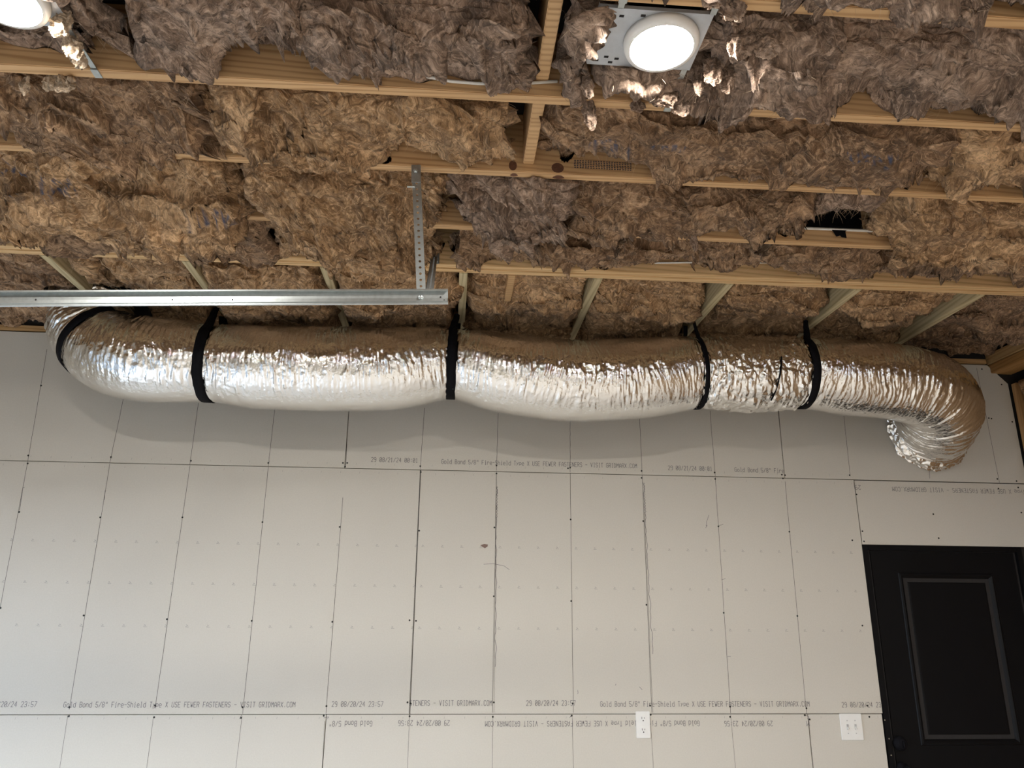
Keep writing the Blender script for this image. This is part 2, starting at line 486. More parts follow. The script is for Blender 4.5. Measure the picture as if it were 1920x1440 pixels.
def text_px(s, a, b, hgt, flip=False, cut=None):
    """first and last letter foot on the wall, given where the photograph shows them"""
    (x0, z0), (x1, z1) = wp(*a), wp(*b)
    return text(s, x0, (z0 + z1) / 2, abs(x1 - x0) / (len(s) - .34), hgt, flip, cut)
Hc = .0235
text_px(LONG, (828, 870), (1194, 877), Hc)
text_px('29 08/21/24 00:01', (696, 866), (783, 867), Hc)
text_px('29 08/21/24 00:01', (1253, 881), (1335, 883), Hc)
text_px('Gold Bond 5/8" Fire', (1378, 884), (1470, 887), Hc)
text_px(LONG, (119, 1326), (553, 1326), Hc)
text_px('29 08/20/24 23:57', (-36, 1326), (68, 1325), Hc)
text_px('29 08/20/24 23:57', (622, 1325), (718, 1325), Hc)
text_px('STENERS - VISIT GRIDMARX.COM', (768, 1323), (922, 1323), Hc)
text_px('29 08/20/24 23:57', (987, 1323), (1079, 1323), Hc)
text_px(LONG, (1126, 1323), (1518, 1326), Hc)
text_px('29 08/20/24 23', (1579, 1326), (1652, 1326), Hc)
text_px('Gold Bond 5/8"', (698, 1352), (618, 1352), Hc, True)
text_px('29 08/20/24 23:56', (843, 1351), (747, 1351), Hc, True)
xx0, xx1 = wp(1312, 1350)[0], wp(910, 1350)[0]
text_px(LONG, (1311, 1352), (910, 1352), Hc, True)
text_px('29 08/20/24 23:56', (1448, 1352), (1358, 1352), Hc, True)
text_px('M', (1517, 1352), (1512, 1352), Hc, True)
pt = abs(wp(1900, 915)[0] - wp(1672, 915)[0]) / 43.
xe, ze = wp(1671, 913)
text(LONG, xe + pt * len(LONG), ze, pt, Hc, True, (1.0, 2.655))
text_px('29', (1613, 910), (1603, 910), Hc, True)

# printed fastening marks
def marks(x0, x1, z, kind, off=0.0):
    m = MB(); x = x0 + off
    while x < x1:
        if kind == 'tick': strip(m, [(x, z - .004), (x + .001, z + .005)], .0014)
        else:
            strip(m, [(x - .007, z - .003), (x + .003, z + .001), (x - .005, z + .005)], .0017)
            strip(m, [(x - .007, z - .006), (x + .008, z - .006)], .0017)
        x += .1016
    return m.build('printed_ticks', plain('faint print', (.33, .31, .29), .8), wb)
for z in (2.036, 1.832, 1.627):
    marks(-3.2, -2 * S, z, 'chev', .045); marks(-2 * S, 1.6, z, 'chev', .03)
for a, b in ((-3.0, -3 * S), (-3 * S, 3 * S), (3 * S, 1.62)):
    marks(a, b, ZU + .024, 'tick', .06)
marks(-3.2, 1.62, ZU - .022, 'tick', .03)
marks(-3.0, 1.6, ZL - .016, 'tick', .02)

# drywall screws
SCR = [(53, 854), (52, 869), (36, 960), (208, 857), (188, 970), (358, 864), (342, 970), (1, 1140), (157, 1154), (313, 1161), (472, 1164), (503, 868), (643, 868),
       (651, 868), (647, 875), (788, 874), (789, 885), (931, 873), (931, 888), (492, 979), (637, 988), (786, 995), (927, 989), (926, 1118), (623, 1166), (768, 1163),
       (780, 1164), (1065, 878), (1069, 877), (1203, 883), (1203, 896), (1340, 886), (1341, 898), (1070, 974), (1206, 977), (1347, 987), (1071, 1127), (1212, 1134),
       (1357, 1149), (130, 1326), (291, 1323), (455, 1326), (129, 1343), (289, 1345), (452, 1346), (612, 1324), (607, 1342), (764, 1317), (770, 1319), (768, 1343),
       (926, 1317), (924, 1344), (1074, 1319), (1072, 1342), (1219, 1323), (1220, 1340), (1369, 1325), (1369, 1344), (1495, 1155), (1617, 1173), (1512, 1328),
       (1509, 1341), (1518, 1349), (1626, 1323), (1630, 1344), (1466, 890), (1472, 891), (1468, 897), (1480, 997), (1593, 891), (1598, 1013), (1606, 927), (1617, 996),
       (1620, 1015), (1750, 964), (1760, 1009), (1870, 898), (1906, 902), (1872, 916), (1909, 914), (1915, 961), (1841, 692), (1878, 721), (1854, 784), (1859, 785),
       (1898, 791), (77, 723)]
m = MB()
for q in SCR:
    x, z = wp(*q)
    m.lathe([(.0002, -.0006), (.0022, -.0007), (.0046, -.0010), (.0049, .0)], (x, 0, z), 'y', 8)
tag(m.build('drywall_screws', SCREWM, wb), kind='stuff')

# ------------------------------------------------------------------ door
dr = empty('door_1', (1.64, .02, 0)); tag(dr, kind='structure')
DX0, DX1, DZ1 = 1.668, 2.50, 2.045
PX0, PX1, PZ0, PZ1 = 1.812, 2.362, 1.066, 1.932
m = MB()
for a in ((DX0, PX0, .01, DZ1), (PX1, DX1, .01, DZ1), (PX0, PX1, PZ1, DZ1), (PX0, PX1, .90, PZ0), (PX0, PX1, .01, .16)):
    m.box(a[0], a[1], .010, .045, a[2], a[3])
m.box(DX0 + .01, DX1 - .01, .026, .044, .02, DZ1 - .01)
m.build('door_slab', BLACKD, dr)
def panel(x0, x1, z0, z1):
    m = MB()
    rings = [(0, .0100), (.004, .006), (.013, .0045), (.020, .009), (.030, .018), (.046, .0195), (.052, .0155), (.060, .0145)]
    vs = []
    for i, (o, y) in enumerate(rings):
        vs += [(x0 + o, y, z0 + o), (x1 - o, y, z0 + o), (x1 - o, y, z1 - o), (x0 + o, y, z1 - o)]
    fs = []
    for i in range(len(rings) - 1):
        for k in range(4): fs.append((i * 4 + k, i * 4 + (k + 1) % 4, i * 4 + 4 + (k + 1) % 4, i * 4 + 4 + k))
    fs.append(tuple(len(rings) * 4 - 4 + k for k in range(4)))
    m.add(vs, fs)
    return m.build('door_panel', BLACKD, dr)
panel(PX0, PX1, PZ0, PZ1); panel(PX0, PX1, .16, .90)
m = MB()
m.box(1.622, 1.652, -.003, .12, 0, 2.076, .002).box(2.516, 2.546, -.003, .12, 0, 2.076, .002).box(1.652, 2.516, -.003, .12, 2.050, 2.076, .002)
m.box(1.652, 1.664, .052, .066, 0, 2.05).box(1.652, 2.516, .052, .066, 2.036, 2.05)
m.build('door_frame', BLACKD, dr)
JS = plain('bright screw', (.7, .68, .6), .3, .8)
for q in ((1657, 1350), (1665, 1385), (1669, 1416)):
    x, z = wp(*q); MB().lathe([(.0002, -.0045), (.0028, -.0045), (.0036, -.003)], (x + .004, 0, z), 'y', 8).build('jamb_screw', JS, dr)
kx, kz = wp(1685, 1394)
MB().lathe([(.0002, -.026), (.022, -.026), (.0255, -.023), (.028, -.012), (.0335, -.010), (.0345, .010)], (kx + .008, 0, kz), 'y', 36).box(kx + .004, kx + .012, -.040, -.026, kz - .016, kz + .016, .003).build('deadbolt', BLACK, dr, True)
MB().lathe([(.0002, -.062), (.02, -.061), (.028, -.05), (.026, -.036), (.014, -.026), (.013, -.004), (.034, -.002), (.035, .010)], (kx + .008, 0, .955), 'y', 32).build('door_knob', BLACK, dr, True)

# ------------------------------------------------------------------ outlet and switch plates
ox, oz = .356, 1.170
o = empty('outlet_plate', (ox, 0, oz - .0625)); tag(o, 'white duplex outlet with wall plate just below the lower drywall seam', 'outlet')
MB().box(ox - .036, ox + .036, -.006, .0, oz - .062, oz + .062, .002).build('wall_plate', WHITE, o)
for dz in (.0265, -.0265):
    c = (ox, 0, oz + dz)
    rc = MB(); 
    pf = []
    for k in range(28):
        t = 2 * math.pi * k / 28
        pf.append((.0172 * math.cos(t), max(-.0135, min(.0135, .0172 * math.sin(t)))))
    rc.prism(pf, (ox, -.0058, oz + dz), (ox, -.0085, oz + dz), (0, 0, 1))
    r = rc.build('receptacle', WHITE, o)
    s = MB().box(ox - .0075, ox - .0052, -.0089, -.008, oz + dz + .000, oz + dz + .0095).box(ox + .0052, ox + .0075, -.0089, -.008, oz + dz + .001, oz + dz + .0085)
    s.lathe([(.0001, -.0089), (.0030, -.0089), (.0030, -.008)], (ox, 0, oz + dz - .0075), 'y', 10)
    s.build('slot', DARK, r)
MB().lathe([(.0001, -.0072), (.0026, -.0070), (.0032, -.006)], (ox, 0, oz), 'y', 10).build('plate_screw', WHITE, o)
sx, sz = 1.443, 1.157
o = empty('switch_plate', (sx, 0, sz - .0625)); tag(o, 'white double toggle switch plate beside the black door', 'switch')
MB().box(sx - .058, sx + .058, -.006, 0, sz - .063, sz + .063, .002).build('wall_plate', WHITE, o)
for dx in (-.021, .021):
    m = MB().box(sx + dx - .0052, sx + dx + .0052, -.0068, -.0055, sz - .0125, sz + .0125)
    m.build('toggle_slot', plain('slot grey', (.45, .45, .45), .5), o)
    MB().prism([(-.004, -.004), (.004, -.004), (.0034, .004), (-.0034, .004)], (sx + dx, -.005, sz - .001), (sx + dx, -.017, sz - .009), (0, 0, 1)).build('toggle', WHITE, o)
    for dz in (.030, -.030):
        MB().lathe([(.0001, -.0070), (.0024, -.0068), (.0030, -.006)], (sx + dx, 0, sz + dz), 'y', 10).build('plate_screw', plain('screw grey', (.5, .5, .5), .4), o)

# ------------------------------------------------------------------ joists and lookouts
def lumber(name, x0, x1, y0, y1, z0, z1, mat, label, cat, group=None, kids=()):
    o = MB().box(x0, x1, y0, y1, z0, z1, .0025).build(name, mat)
    return tag(o, label, cat, group)
XA, XB = XL + .02, XR - .135
lumber('ceiling_joist', XA, XB, J0 - STUD - JW, J0 - STUD, H, H + .235, W_JOIST, 'pine ceiling joist nearest the camera, above the top of the frame', 'joist')
lumber('ceiling_joist', XA, XB, J0 - JW, J0, H, H + .235, W_JOIST, 'pine ceiling joist at the very top right, its edge above the square lamp plate', 'joist')
lumber('ceiling_joist', XA, XB, J1 - JW, J1, H, H + .235, W_JOIST, 'pine ceiling joist running just below the two round lamps', 'joist')
ja = lumber('ceiling_joist', XA, XB, J2 - JW, J2, H, H + .235, W_JOIST, 'pine ceiling joist with two dark knots that the perforated hanger is bolted to', 'joist')
lumber('ceiling_joist', XA, XB, JM - JW, JM, H, H + .235, W_JOIST, 'pine ceiling joist mostly hidden by sagging insulation, second from the duct', 'joist')
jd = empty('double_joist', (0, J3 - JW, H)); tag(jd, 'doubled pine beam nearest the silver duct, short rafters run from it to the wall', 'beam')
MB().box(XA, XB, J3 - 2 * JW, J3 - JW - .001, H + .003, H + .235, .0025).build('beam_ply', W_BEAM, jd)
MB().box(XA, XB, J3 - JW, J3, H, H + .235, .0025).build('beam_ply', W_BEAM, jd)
for (kx_, ky_, rx, ry) in ((965, 319, .013, .010), (1049, 325, .020, .012)):
    p = at_z(kx_, ky_, H)
    m = MB(); n = 14
    m.add([(p[0] + rx * math.cos(t) * (1 + .2 * math.sin(3 * t)), min(J2 - .002, J2 - .016 + ry * math.sin(t)), H - .0006) for t in [2 * math.pi * k / n for k in range(n)]], [tuple(range(n))])
    m.add([(p[0] + rx * 1.1 * math.cos(t) - .006, J2 - JW - .0006, H + .022 + .020 * math.sin(t)) for t in [2 * math.pi * k / n for k in range(n)]], [tuple(range(n))])
    m.build('knot', plain('knot wood', (.13, .055, .03), .6, 0, .3, 60), ja)
m = MB()
for r in range(5):
    for k in range(22):
        x = at_z(1082, 306, H)[0] + k * .0095 + random.uniform(0, .002)
        z = H + .026 + .007 * r
        m.add([(x, J2 - JW - .0006, z), (x + .006, J2 - JW - .0006, z), (x + .007, J2 - JW - .0006, z + .0045), (x + .001, J2 - JW - .0006, z + .0045)], [(0, 1, 2, 3)])
m.build('grade_stamp', plain('stamp ink', (.07, .06, .07), .8), ja)
LOOK = [-2.455, -1.85, -1.245, -.618, 0.006, .628, 1.252, 1.87]
LLAB = ['pale treated rafter at far left, entering behind the metal track', 'pale treated rafter above the second strap from the left, hidden behind the track',
        'pale treated rafter seen just under the track between two insulation bulges', 'pale treated rafter right of the track end, holding the middle strap',
        'pale treated rafter without a strap, right of the middle strap', 'pale treated rafter holding the thin twisted strap',
        'pale treated rafter holding the rightmost strap', 'pale treated rafter almost buried in insulation at far right']
for x, lb in zip(LOOK, LLAB):
    lumber('short_rafter', x - .019, x + .019, J3 + .001, -.49 if x < -2 else -.006, H - .002 + .0, H + .14, W_GREEN, lb, 'rafter')
# blocking between the joists near the middle
lumber('joist_blocking', -.425, -.387, J0 + .001, J1 - JW - .001, H + .05, H + .235, W_JOIST, 'pine blocking board left of the round lamp on the right', 'blocking')
lumber('joist_blocking', -.425, -.387, J1 + .001, J2 - JW - .001, H + .03, H + .235, W_JOIST, 'pine blocking board between insulation batts above the two knots', 'blocking')
lumber('nailer_block', -.412, -.378, J3 + .001, -.60, H - .002, H + .09, W_JOIST, 'short orange pine nailer beside the rafter of the middle strap', 'block')
# cables
def cable(pts, r, label, name='electrical_cable', mat=None):
    m = MB(); m.tube(pts, r, 8)
    return tag(m.build(name, mat or CABLE, None, True), label, 'cable')
cable([(-.83, J1 - .048, H + .055), (-.76, J1 - .046, H + .04), (-.68, J1 - .045, H + .028), (-.60, J1 - .045, H + .026), (-.5, J1 - .045, H + .03), (-.36, J1 - .046, H + .05)], .005,
      'white electrical cable on the joist left of the right lamp')
cable([(.25, J3 - .083, H + .05), (.45, J3 - .084, H + .062), (.62, J3 - .084, H + .066), (.85, J3 - .085, H + .08)], .0045, 'white electrical cable along the doubled beam')
cable([(.60, JM - .048, H + .058), (.72, JM - .048, H + .056), (.86, JM - .048, H + .057), (1.0, JM - .048, H + .058), (1.2, JM - .048, H + .06)], .006, 'white cable behind the black gap in the insulation')

# ------------------------------------------------------------------ ceiling lamps
EM = Mat('lit lens'); EM.set(Roughness=.5)
EM.b.inputs['Base Color'].default_value = (.9, .9, .9, 1)
EM.b.inputs['Emission Color'].default_value = (1.0, .965, .90, 1); EM.b.inputs['Emission Strength'].default_value = LAMP
PLATE = plain('lamp plate steel', (.55, .58, .62), .45, .6, .06, 40)
STICKER = plain('sticker paper', (.8, .8, .78), .6)
def lamp(cx, cy, label, full=True):
    r = empty('ceiling_lamp', (cx, cy, H)); tag(r, label, 'lamp', None)
    m = MB().lathe([(.084, -.022), (.089, -.0225), (.097, -.018), (.101, -.006), (.101, .0055), (.0002, .0055)], (cx, cy, H - .004), 'z', 56)
    m.lathe([(.084, -.022), (.0825, -.0185), (.0825, -.013)], (cx, cy, H - .004), 'z', 56)
    m.build('trim_ring', WHITE, r, True)
    MB().lathe([(.0003, -.0185), (.04, -.0184), (.07, -.0180), (.0823, -.0175)], (cx, cy, H - .004), 'z', 48).build('lens', EM.m, r, True)
    if full:
        x0, x1, y0, y1 = cx - .185, cx + .112, cy - .10, cy + .105
        p = MB().box(x0, x1, y0, y1, H + .001, H + .0025)
        p.box(x0, x1, y0 - .0015, y0, H + .001, H + .012).box(x0, x1, y1, y1 + .0015, H + .001, H + .012).box(x0 - .0015, x0, y0, y1, H + .001, H + .018)
        pl = p.build('mounting_plate', PLATE, r)
        for dx, dy in ((.012, .03), (.02, .185), (.055, .02), (.06, .19), (.11, .014), (.012, .10), (.045, .17), (.075, .175)):
            MB().box(x0 + dx, x0 + dx + .012, y0 + dy, y0 + dy + .007, H - .0002, H + .0012).build('plate_hole', DARK, pl)
        st = MB().box(x0 + .006, x0 + .028, y0 + .075, y0 + .112, H - .0004, H + .0008).build('sticker', STICKER, pl)
        for (jx, je, sgn) in ((cx - .132, J0, -1), (cx + .108, J0, -1), (cx + .097, J1 - JW, 1)):
            if sgn < 0:
                b = MB().box(jx - .011, jx + .011, J0 - .034, J0 + .002, H - .003, H, .001).box(jx - .008, jx + .008, J0, y0, H + .001, H + .004)
            else:
                b = MB().box(jx - .011, jx + .011, je - .002, je + .034, H - .003, H, .001).box(jx - .008, jx + .008, y1, je, H + .001, H + .004)
            b.build('hanger_clip', GALV, r)
    return r
LX, LY = -.114, -2.412
lamp(LX, LY, 'bright round lamp with a square steel mounting plate, right of the middle')
lamp(-1.790, -2.425, 'bright round lamp cut off by the top left corner of the picture')
for x, y, lb in ((1.56, -2.41, 'round lamp out of the frame above the right side'), (-.114, -4.75, 'round lamp over the camera'), (-1.79, -4.75, 'round lamp over and left of the camera'),
                 (1.56, -4.75, 'round lamp over and right of the camera'), (-.114, -6.9, 'round lamp far behind the camera'), (-1.79, -6.9, 'round lamp far behind the camera on the left'),
                 (1.56, -6.9, 'round lamp far behind the camera on the right')):
    lamp(x, y, lb, False)

# ------------------------------------------------------------------ insulation batts
RES = .0046
def batt(bay, x0, x1, sil, label, mat=0, seed=1, belly=.035, zn=.0, amp=1.0, rough=1.0, res=RES, ends=(1, 1), ink=(), flow=0.0, group=None, zfar=None):
    """bay: (near Y, far Y). sil: lower edge as seen in the photograph, (px, py), read on the far face."""
    y0, y1 = bay
    sp = np.array([at_y(a, b, y1)[[0, 2]] for a, b in sil]) if sil else np.array([[x0, H], [x1, H]])
    sp = sp[np.argsort(sp[:, 0])]
    n = max(8, int((x1 - x0) / res)); arc = (y1 - y0) + .20
    mcount = max(8, int(arc / res))
    u = np.linspace(x0, x1, n)[:, None]; v = np.linspace(0, 1, mcount)[None, :]
    zf = np.interp(u, sp[:, 0], sp[:, 1]) - (.012 if sil else 0)
    if zfar is not None: zf = zf * 0 + H + zfar
    k = max(3, int(.05 / res)) | 1
    zf = np.convolve(np.pad(zf[:, 0], k // 2, mode='edge'), np.ones(k) / k, 'valid')[:, None]
    th = math.pi + v * math.pi
    e = 2 / 3.6
    cy = np.sign(np.cos(th)) * np.abs(np.cos(th)) ** e           # -1 .. 1 across
    sz = np.abs(np.sin(th)) ** e                                 # 0 .. 1 down
    w = (cy + 1) / 2
    top = H + .11
    znear = H + zn + .012 * noise(np.stack([u * 3, u * 0 + seed, u * 0], -1), seed)
    zb = znear * (1 - sstep(.1, .95, w)) + zf * sstep(.1, .95, w) - belly * 4 * w * (1 - w) * (1 - .35 * w)
    dist = np.minimum(u - x0 if ends[0] else u - x0 + 9, (x1 - u) if ends[1] else 9 + x1 - u)
    er = np.sqrt(np.clip(1 - (1 - np.clip(dist / .055, 0, 1)) ** 2, 0, 1)) * .95 + .05
    z = top + (zb - top) * sz * er
    half = (y1 - y0) / 2
    bulge = np.clip(H - z, 0, .2) * .45
    y = (y0 + y1) / 2 + cy * (half - .002 + bulge * sstep(.5, 1, np.abs(cy)) * (w > .5) + np.clip(bulge, 0, .02) * (w <= .5))
    x = u + 0 * v
    P = np.stack([x, y + 0 * u, z], -1).astype(np.float32)
    # ragged ends
    q = P * 1.0
    endw = np.clip(1 - dist / .12, 0, 1)
    P[..., 0] += (endw * .03 * noise(q * [0, 9, 9], seed + 5))
    Nn = grid_normals(P)
    flipm = np.where(Nn[n // 2, mcount // 2, 2] > 0, -1, 1)
    Nn = Nn * flipm
    s = np.array([seed * 3.1, seed * 1.7, seed * 2.3], np.float32)
    q = P + s
    wv = vnoise(q * 4.5, 2) * .055 + vnoise(q * 13, 5) * .022
    qw = q + wv
    # sheets of wool pulled over one another: each covers part of the batt and ends in a curled lip
    th0 = flow if flow else (seed * 2.4) % 3.1
    l1 = (q[..., 0] * math.cos(th0) + q[..., 1] * math.sin(th0)) * 6.5
    l2 = (-q[..., 0] * math.sin(th0) + q[..., 1] * math.cos(th0)) * 6.5
    bend_ = vnoise(q * [1.6, 2.4, 2], 71)
    fa = l1 + 2.4 * bend_[..., 0] + .9 * noise(qw * [3.6, 4.6, 3.6], 31) + .22 * noise(qw * [9, 12, 9], 32)
    fb = l2 + 2.4 * bend_[..., 1] + .8 * noise(qw * [3.1, 3.9, 4.0], 33)
    fl = .55 * noise(qw * [3.6, 4.6, 3.6], 31)
    d = .030 * noise(qw * [4.0, 5, 4], 36)
    shear = 0
    for k, (fr_, thr, hgt) in enumerate(((2.3, -.05, .040), (3.6, .05, .034), (5.2, .12, .022), (8.0, .05, .012), (12.0, .1, .007), (18.0, .1, .0045))):
        mk = noise(qw * [fr_ * .72, fr_ * 1.6, fr_] + 5.3 * k, 50 + k) + (.7 * fl if k < 4 else .4 * fl) - thr
        wd_ = .048 * min(1.6, fr_ / 5)
        stp = sstep(0, wd_, mk)
        curl = np.exp(-((mk - wd_ * 1.1) / (wd_ * 1.1)) ** 2)
        d = d + hgt * (stp - .62 + .55 * curl)
        shear = shear + hgt * curl
    pil = np.abs(noise(qw * [9, 11, 9], 37)); pil2 = np.abs(noise(qw * [21, 25, 21], 38))
    st = noise(np.stack([fa * 12, fb * 2.2, 0 * fa], -1), 39)
    st2 = noise(np.stack([fa * 28, fb * 5, 0 * fa + 3], -1), 40)
    fin = noise(qw * 150, 41)
    d = amp * (d + .036 * (np.sqrt(pil + .002) - .55) + .008 * (pil2 - .25)) + rough * (.0016 * st + .0009 * st2 + .0016 * noise(qw * [60, 80, 60], 44) + .0009 * fin)
    d = d * .80
    edge = sstep(0, .10, v) * sstep(0, .17, 1 - v)
    d = d * (.35 + .65 * edge)
    P = P + Nn * d[..., None]
    hang = np.array([.25, .55, 0])
    P = P + (shear * amp * edge * 1.35)[..., None] * hang
    P[..., 1] = np.where(P[..., 2] > H - .004, np.clip(P[..., 1], y0 + .001, y1 - .001), P[..., 1])
    inkv = np.zeros(P.shape[:2])
    for (ix, iy, iw, ih) in ink:
        c = at_z(ix, iy, H - .02)
        dx, dy = (P[..., 0] - c[0]) / iw, (P[..., 1] - c[1]) / ih
        inside = (np.abs(dx) < 1) & (np.abs(dy) < 1)
        txt = noise(np.stack([P[..., 0] * 70, P[..., 1] * 90, P[..., 0] * 0 + 3], -1), 51)
        inkv = np.maximum(inkv, inside * sstep(.05, .3, txt) * .9)
    o = grid_mesh('insulation_batt', P, INS[mat], None, False, {'ink': inkv, 'fa': fa, 'fb': fb})
    tag(o, label, 'insulation', group)
    return o, P

def fibres(o, P, count, length=.04, width=.0005, seed=1, mat=None):
    """loose glass fibres standing off the wool, one joined part"""
    r = np.random.default_rng(seed)
    n, m = P.shape[:2]
    ii = r.integers(2, n - 2, count); jj = r.integers(int(m * .06), int(m * .94), count)
    p = P[ii, jj].astype(np.float64)
    a = r.uniform(0, 2 * math.pi, count)
    d = np.stack([np.cos(a), np.sin(a) * .6, -np.abs(r.normal(.35, .35, count))], -1)
    L = length * r.uniform(.3, 1.4, count) ** 1.3
    SEG = 5
    V = []
    cur = p + np.array([0, 0, .003])
    side = np.cross(d, np.array([.1, .9, .4])); side /= np.linalg.norm(side, axis=1, keepdims=True)
    curl = r.normal(0, .45, (count, 3))
    for k in range(SEG + 1):
        wd = width * (1 - .75 * k / SEG)
        V.append(np.stack([cur - side * wd, cur + side * wd], 1))
        d = d + curl * .35 + np.array([0, 0, -.05]); d /= np.linalg.norm(d, axis=1, keepdims=True)
        cur = cur + d * (L / SEG)[:, None]
    V = np.stack(V, 1)                                    # count, SEG+1, 2, 3
    base = np.arange(count)[:, None] * (SEG + 1) * 2 + np.arange(SEG)[None, :] * 2
    F = np.stack([base, base + 1, base + 3, base + 2], -1).reshape(-1, 4).astype(np.int32)
    me = bpy.data.meshes.new('loose_fibres')
    me.vertices.add(count * (SEG + 1) * 2); me.vertices.foreach_set('co', V.reshape(-1).astype(np.float32))
    me.loops.add(F.size); me.loops.foreach_set('vertex_index', F.reshape(-1))
    me.polygons.add(len(F)); me.polygons.foreach_set('loop_start', np.arange(0, F.size, 4, dtype=np.int32))
    me.update(calc_edges=True)
    f = link('loose_fibres', me, mat or FIB, o, True)
    f['kind'] = 'stuff'

FIB = plain('glass fibre', (.50, .38, .26), .9, 0, .2, 20)
def tuft(parent, pts, r, mat=None, seed=1, flat=.5):
    """a torn strip of wool hanging from a batt: pts along it, r radius per point"""
    pts = np.array(pts, float); n = 90; m_ = 44
    t = np.linspace(0, len(pts) - 1, n)
    c = np.stack([np.interp(t, range(len(pts)), pts[:, k]) for k in range(3)], -1)
    rr = np.interp(t, range(len(r)), r)
    th = np.linspace(0, 2 * math.pi, m_, endpoint=False)
    d = np.gradient(c, axis=0); d /= np.linalg.norm(d, axis=1, keepdims=True)
    a = np.cross(d, (.2, 1, .1)); a /= np.linalg.norm(a, axis=1, keepdims=True); b = np.cross(d, a)
    P = c[:, None] + rr[:, None, None] * (a[:, None] * np.cos(th)[None, :, None] + flat * b[:, None] * np.sin(th)[None, :, None])
    q = P + seed * 7.3
    N = grid_normals(P, True)
    nz = 1.3 * np.abs(noise(q * [55, 55, 18], 3)) + .9 * noise(q * [110, 110, 30], 4) + .35 * noise(q * 260, 6)
    P = P + N * (nz * rr[:, None] * .42)[..., None]
    P = P + vnoise(q * 22, 8) * .008
    return grid_mesh('hanging_tuft', P, mat or TUFT, parent, True, {'ink': np.zeros(P.shape[:2]), 'fa': 1.2 * noise(q * 9, 3), 'fb': noise(q * 7, 5)})

BA = (J0 - STUD, J0 - JW); BB = (J0, J1 - JW); BC = (J1, J2 - JW); BD = (J2, JM - JW); BE = (JM, J3 - 2 * JW); BF = (J3, .012)
B = []
B.append(batt(BA, .15, 2.5, [(1340, 0), (1400, 24), (1430, 34), (1550, 42), (1650, 48), (1750, 46), (1800, 44), (1920, 50)], 'tan insulation batt in the top right corner above the highest joist', 2, 1))
B.append(batt(BA, -2.4, .15, [], 'tan insulation batt above the top edge of the picture', 2, 2, res=.02))
B.append(batt(BB, -2.9, -1.98, [(0, 90)], 'pale insulation batt beyond the corner lamp at top left', 2, 3, res=.01, zn=.03))
B.append(batt(BB, -1.705, -1.585, [(110, 88), (140, 100), (170, 118), (205, 125)], 'narrow insulation piece between the top left lamp and a dark slit', 2, 4, .03))
B.append(batt(BB, -1.553, -.462, [(230, 112), (270, 130), (300, 115), (400, 122), (450, 92), (530, 95), (560, 110), (620, 132), (720, 138), (760, 152), (800, 162), (850, 150), (960, 158), (1000, 178), (1020, 165)],
              'long grey brown insulation batt along the top, left of the blocking', 2, 5, .04, -.01))
B.append(batt(BB, -.384, -.265, [(1040, 185), (1070, 195), (1100, 190)], 'narrow insulation piece between the blocking and the lamp plate', 2, 6, .045, -.01))
B.append(batt((LY + .11, J1 - JW), -.262, .10, [(1140, 165), (1180, 158), (1200, 195), (1240, 188), (1270, 192), (1300, 195)], 'insulation piece below the lamp plate, above the joist', 2, 7, .02, .015))
B.append(batt((LY + .11, J1 - JW), -2.5, -1.71, [(0, 92), (40, 95), (80, 90), (110, 100)], 'pinkish insulation piece between the corner lamp and the joist at top left', 2, 60, .02, .02))
B.append(batt(BB, .012, 2.5, [(1310, 190), (1330, 175), (1370, 185), (1400, 205), (1440, 215), (1480, 225), (1520, 216), (1560, 206), (1600, 202), (1680, 214), (1740, 226), (1830, 225), (1870, 233), (1920, 230)],
              'large pale insulation batt right of the lit lamp', 2, 8, .045, -.015))
B.append(batt(BC, -2.9, -1.455, [(0, 248), (50, 262), (80, 280), (100, 290), (150, 297), (250, 303), (350, 312), (420, 330), (465, 328)], 'insulation batt at left under the top left lamp, drooping over a joist', 1, 9, .035, ends=(0, 1), amp=1.1))
B.append(batt(BC, -1.445, -.445, [(470, 293), (540, 295), (600, 300), (640, 305), (700, 300), (730, 288), (780, 286), (830, 312), (850, 320), (880, 312), (940, 300), (990, 308), (1010, 300)],
              'golden brown insulation batt above the top of the perforated hanger', 0, 10, .03))
B.append(batt(BC, -.383, .985, [(1040, 262), (1060, 288), (1100, 303), (1180, 320), (1280, 332), (1340, 330), (1430, 336), (1480, 350), (1540, 355), (1600, 350), (1690, 345)], 'insulation batt with faint printing, right of the blocking under the lamp', 1, 11, .03,
              ink=((1145, 272, .07, .03), (1250, 285, .06, .02), (1630, 288, .09, .022)), amp=.85))
B.append(batt(BC, .99, 2.5, [(1690, 346), (1750, 360), (1800, 362), (1860, 352), (1920, 358)], 'insulation batt at the right edge in the second bay down', 0, 12, .035))
B.append(batt(BD, -2.95, -1.44, [(0, 438), (60, 442), (80, 450), (150, 456), (250, 462), (330, 472), (380, 490), (430, 500), (480, 515), (515, 522), (530, 505)], 'big sagging insulation batt at left that hides two joists', 0, 13, .035, ends=(0, 1), amp=1.15,
              ink=((110, 335, .06, .035), (22, 330, .05, .02), (405, 370, .09, .03))))
B.append(batt(BD, -1.425, -.70, [(505, 440), (540, 455), (600, 462), (650, 455), (700, 440), (760, 430), (800, 420), (835, 405)], 'rounded golden insulation lobe left of and behind the perforated hanger', 0, 14, .07, amp=1.2))
B.append(batt(BD, -.69, -.235, [(840, 400), (870, 430), (900, 440), (940, 470), (980, 450), (1010, 430), (1040, 415), (1090, 400)], 'fluffy grey torn insulation piece right of the perforated hanger', 2, 15, .05, amp=1.25, rough=2.2))
B.append(batt(BD, -.235, .73, [(1090, 425), (1130, 445), (1180, 460), (1230, 462), (1290, 445), (1330, 438), (1390, 438), (1420, 428), (1490, 424), (1530, 420)], 'dark shaggy insulation batt left of the black gap', 1, 16, .045, amp=1.1, rough=1.6))
